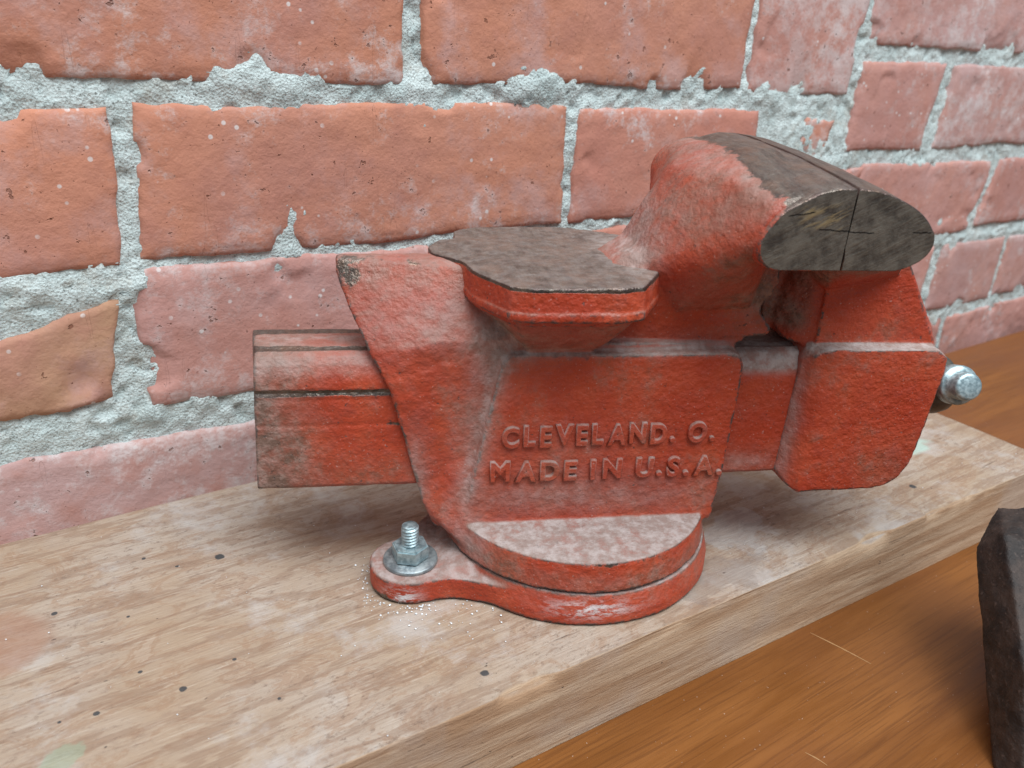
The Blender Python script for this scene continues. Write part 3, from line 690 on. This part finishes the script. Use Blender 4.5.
# raised lettering, one object per character
def letters(text, x0, x1, zb, h, start):
    cu = bpy.data.curves.new('t', 'FONT'); n = len(text)
    # true advance widths from the font
    adv = []
    for ch in text:
        if ch == ' ': adv.append(.36); continue
        cu.body = ch; o = bpy.data.objects.new('t', cu); COL.objects.link(o); bpy.context.view_layer.update()
        adv.append(max(.2, o.dimensions.x)+ (.27 if ch != '.' else .20)); bpy.data.objects.remove(o)
    tot = sum(adv)-.15; k = (x1-x0)/tot; x = x0
    for ch, a in zip(text, adv):
        if ch != ' ':
            c = bpy.data.curves.new('c', 'FONT'); c.body = ch; c.extrude = .10; c.bevel_depth = .045; c.bevel_resolution = 2; c.offset = .014
            o = bpy.data.objects.new('t', c); COL.objects.link(o)
            dg = bpy.context.evaluated_depsgraph_get(); me = bpy.data.meshes.new_from_object(o.evaluated_get(dg)); bpy.data.objects.remove(o)
            p = getco(me); mnx = p[:, 0].min(); p[:, 0] -= mnx
            hs = h/.73; jit = random.uniform(-.35, .35); rot = random.uniform(-.03, .03)
            q = np.stack([x+p[:, 0]*k+p[:, 1]*hs*rot, -24.35-(p[:, 2])*10.0, zb+p[:, 1]*hs+jit], 1)
            setco(me, q*MM)
            wear(me, lambda p, n: 0*p[:, 0], lambda p, n: np.clip(.04+.55*sst(-.1, .7, n[:, 2]), 0, 1), None, lambda p, n: .45*sst(0, -.5, n[:, 2]))  # dust on the tops, shade painted on the lower edges
            link('letter', me, M_LETTER, vise, smooth=False)
        x += a*k
letters('CLEVELAND. O.', -35.4, 48.3, 59.3, 8.2, 0)
letters('MADE IN U.S.A.', -39.2, 53.6, 44.6, 8.0, 0)

# mounting bolt, nut and washer on the lug
bx, by, bz = -69, -24, 9.9
def lathe(prof, n=48):
    V = []; F = []
    for r, z in prof:
        for i in range(n): a = 2*math.pi*i/n; V.append((r*math.cos(a), r*math.sin(a), z))
    m = len(prof)
    for j in range(m-1):
        for i in range(n): F.append((j*n+i, j*n+(i+1) % n, (j+1)*n+(i+1) % n, (j+1)*n+i))
    F.append(list(range(n))[::-1]); F.append([(m-1)*n+i for i in range(n)])
    return V, F
bolt = bpy.data.objects.new('mounting_bolt', None); COL.objects.link(bolt); bolt.parent = vise; bolt.location = (bx*MM, by*MM, bz*MM)
bolt.rotation_euler = (math.radians(1.5), math.radians(-1), .25)
V, F = lathe([(4.0, 0), (10.2, -.1), (10.6, .35), (10.5, 1.3), (10., 1.75), (4.0, 1.8)]); link('washer', scale_me(mesh_from(V, F)), M_WASH, bolt)
bm = bmesh.new()
r = bmesh.ops.create_cone(bm, cap_ends=True, segments=6, radius1=7.2, radius2=7.2, depth=6, matrix=Matrix.Translation((0, 0, 4.8)))
bmesh.ops.bevel(bm, geom=[e for e in bm.edges if abs(e.verts[0].co.z-e.verts[1].co.z) < .1], offset=.55, segments=2, affect='EDGES')
me = bpy.data.meshes.new('nut'); bm.to_mesh(me); bm.free(); link('nut', scale_me(me), M_ZINC, bolt, smooth=False)
# threaded rod: real helix
nt = 40; V = []; turns = 7.0; rows = int(turns*18); z0 = 7.2; pitch = 1.35
for j in range(rows+1):
    for i in range(nt):
        a = 2*math.pi*i/nt; z = z0+j*pitch/18; ph = (z/pitch-i/nt) % 1
        rr = 3.45-.62*abs(2*ph-1)**.9
        ed = max(0, (z-(z0+turns*pitch-1.2))/1.2); V.append(((rr-.5*ed)*math.cos(a), (rr-.5*ed)*math.sin(a), z))
F = []
for j in range(rows):
    for i in range(nt): F.append((j*nt+i, j*nt+(i+1) % nt, (j+1)*nt+(i+1) % nt, (j+1)*nt+i))
F.append([rows*nt+i for i in range(nt)])
link('threaded_rod', scale_me(mesh_from(V, F)), M_ZINC, bolt)

# spindle head, tommy bar and its end knob on the far right
def turned(name, prof, mat, loc, direction, parent, n=48):
    V, F = lathe(prof, n); me = scale_me(mesh_from(V, F)); o = link(name, me, mat, parent)
    for pl in me.polygons:
        if pl.loop_total > 4: pl.use_smooth = False
    o.location = Vector(loc)*MM; o.rotation_euler = Vector(direction).to_track_quat('Z', 'Y').to_euler(); return o
turned('spindle_head', [(9, -6), (12.5, -5.5), (13.3, -4), (13.3, 14), (12.4, 18), (10, 20), (4, 20.4)], M_DARK, (143, 2, 70), (1, 0, 0), vise)
hd = Vector((-.10, -.95, .30)).normalized()
kc = Vector((153.6, -21, 78.6))
turned('tommy_bar', [(4.2, -85), (4.4, -84), (4.4, 6), (4.2, 6.5)], M_ZINC, kc-hd*10, hd, vise)
knob = turned('bar_knob', [(5, -9), (7.6, -8.6), (8.2, -7.6), (8.2, -3.2), (7.4, -2.4), (5.9, -2.2), (5.7, 2.6), (5.3, 3.5), (4.4, 3.9), (.5, 3.9)], M_ZINC, kc, hd, vise)

# ------------------------------------------------------------------ dark iron bar at the right edge of the picture
def iron_material():
    t = NT('rusty_black_iron'); n = t.noise(9, 6, .7); m = t.noise(2, 4, .6)
    c = t.mix(t.ramp(n, .35, .68), (.016, .012, .011), (.055, .036, .028)); c = t.mix(t.ramp(m, .58, .72, 0, .6), c, (.12, .085, .07))
    return t.fin(c, .62, .2, t.bump(t.math('ADD', n, m), .7, .8))
s = Soup()
s.hull([(259, -226, 20), (255, -233, 10), (241, -247, -5), (233, -257, -18), (219, -269, -36), (268, -224, 27), (278, -222, 31.5), (300, -235, 34), (259, -234, 32), (247, -247, 20), (228, -266, 0), (216, -281, -36), (300, -290, 24), (300, -310, -36), (262, -302, -36), (310, -250, -36)])
me = s.fuse(.9, 3); scale_me(me); rough_up(me, .6, 12, 91); rough_up(me, .3, 4, 92)
iron = link('iron_bar', me, iron_material())
tag(iron, 'dark rusty iron block leaning up from the table at the right edge', 'iron bar')

# ------------------------------------------------------------------ crumbs and filings
def crumbs(name, pts, mat, label, cat):
    V = []; F = []
    for (x, y, z, r) in pts:
        k = len(V); a = random.uniform(0, 6.28)
        for i in range(5):
            q = a+i*1.2566; V.append((x+r*math.cos(q)*random.uniform(.6, 1.2), y+r*math.sin(q)*random.uniform(.6, 1.2), z+r*.15))
        V.append((x+r*.1, y, z+r*random.uniform(.7, 1.2))); V.append((x, y, z-r*.3))
        for i in range(5): F.append((k+i, k+(i+1) % 5, k+5)); F.append((k+(i+1) % 5, k+i, k+6))
    o = link(name, scale_me(mesh_from(V, F)), mat, smooth=False); tag(o, label, cat, kind='stuff'); return o
def to_world(x, y):
    a = math.radians(-25); return (140+x*math.cos(a)-y*math.sin(a), -115+x*math.sin(a)+y*math.cos(a))
pts = []
for i in range(110):
    a = random.uniform(math.radians(120), math.radians(300)); rr = 16.8+abs(random.gauss(0, 3.2)); X, Y = to_world(-69+rr*math.cos(a), -23+rr*math.sin(a)); pts.append((X, Y, .25, random.choice([.18, .25, .3, .55])))
for i in range(170):
    X = random.uniform(-85, 420); Y = random.uniform(-175, -4); pts.append((X, Y, .3, random.choice([.12, .16, .2, .32])))
for i in range(50):
    X, Y = to_world(-55+random.gauss(0, 14), -47+random.gauss(0, 7)); pts.append((X, Y, .3, random.choice([.2, .3, .45])))
t = NT('white_grit'); M_GRIT = t.fin((.74, .78, .80), .45, .2)
crumbs('white_grit', pts, M_GRIT, 'white specks of grit and filings scattered on the plank round the bolt', 'grit')
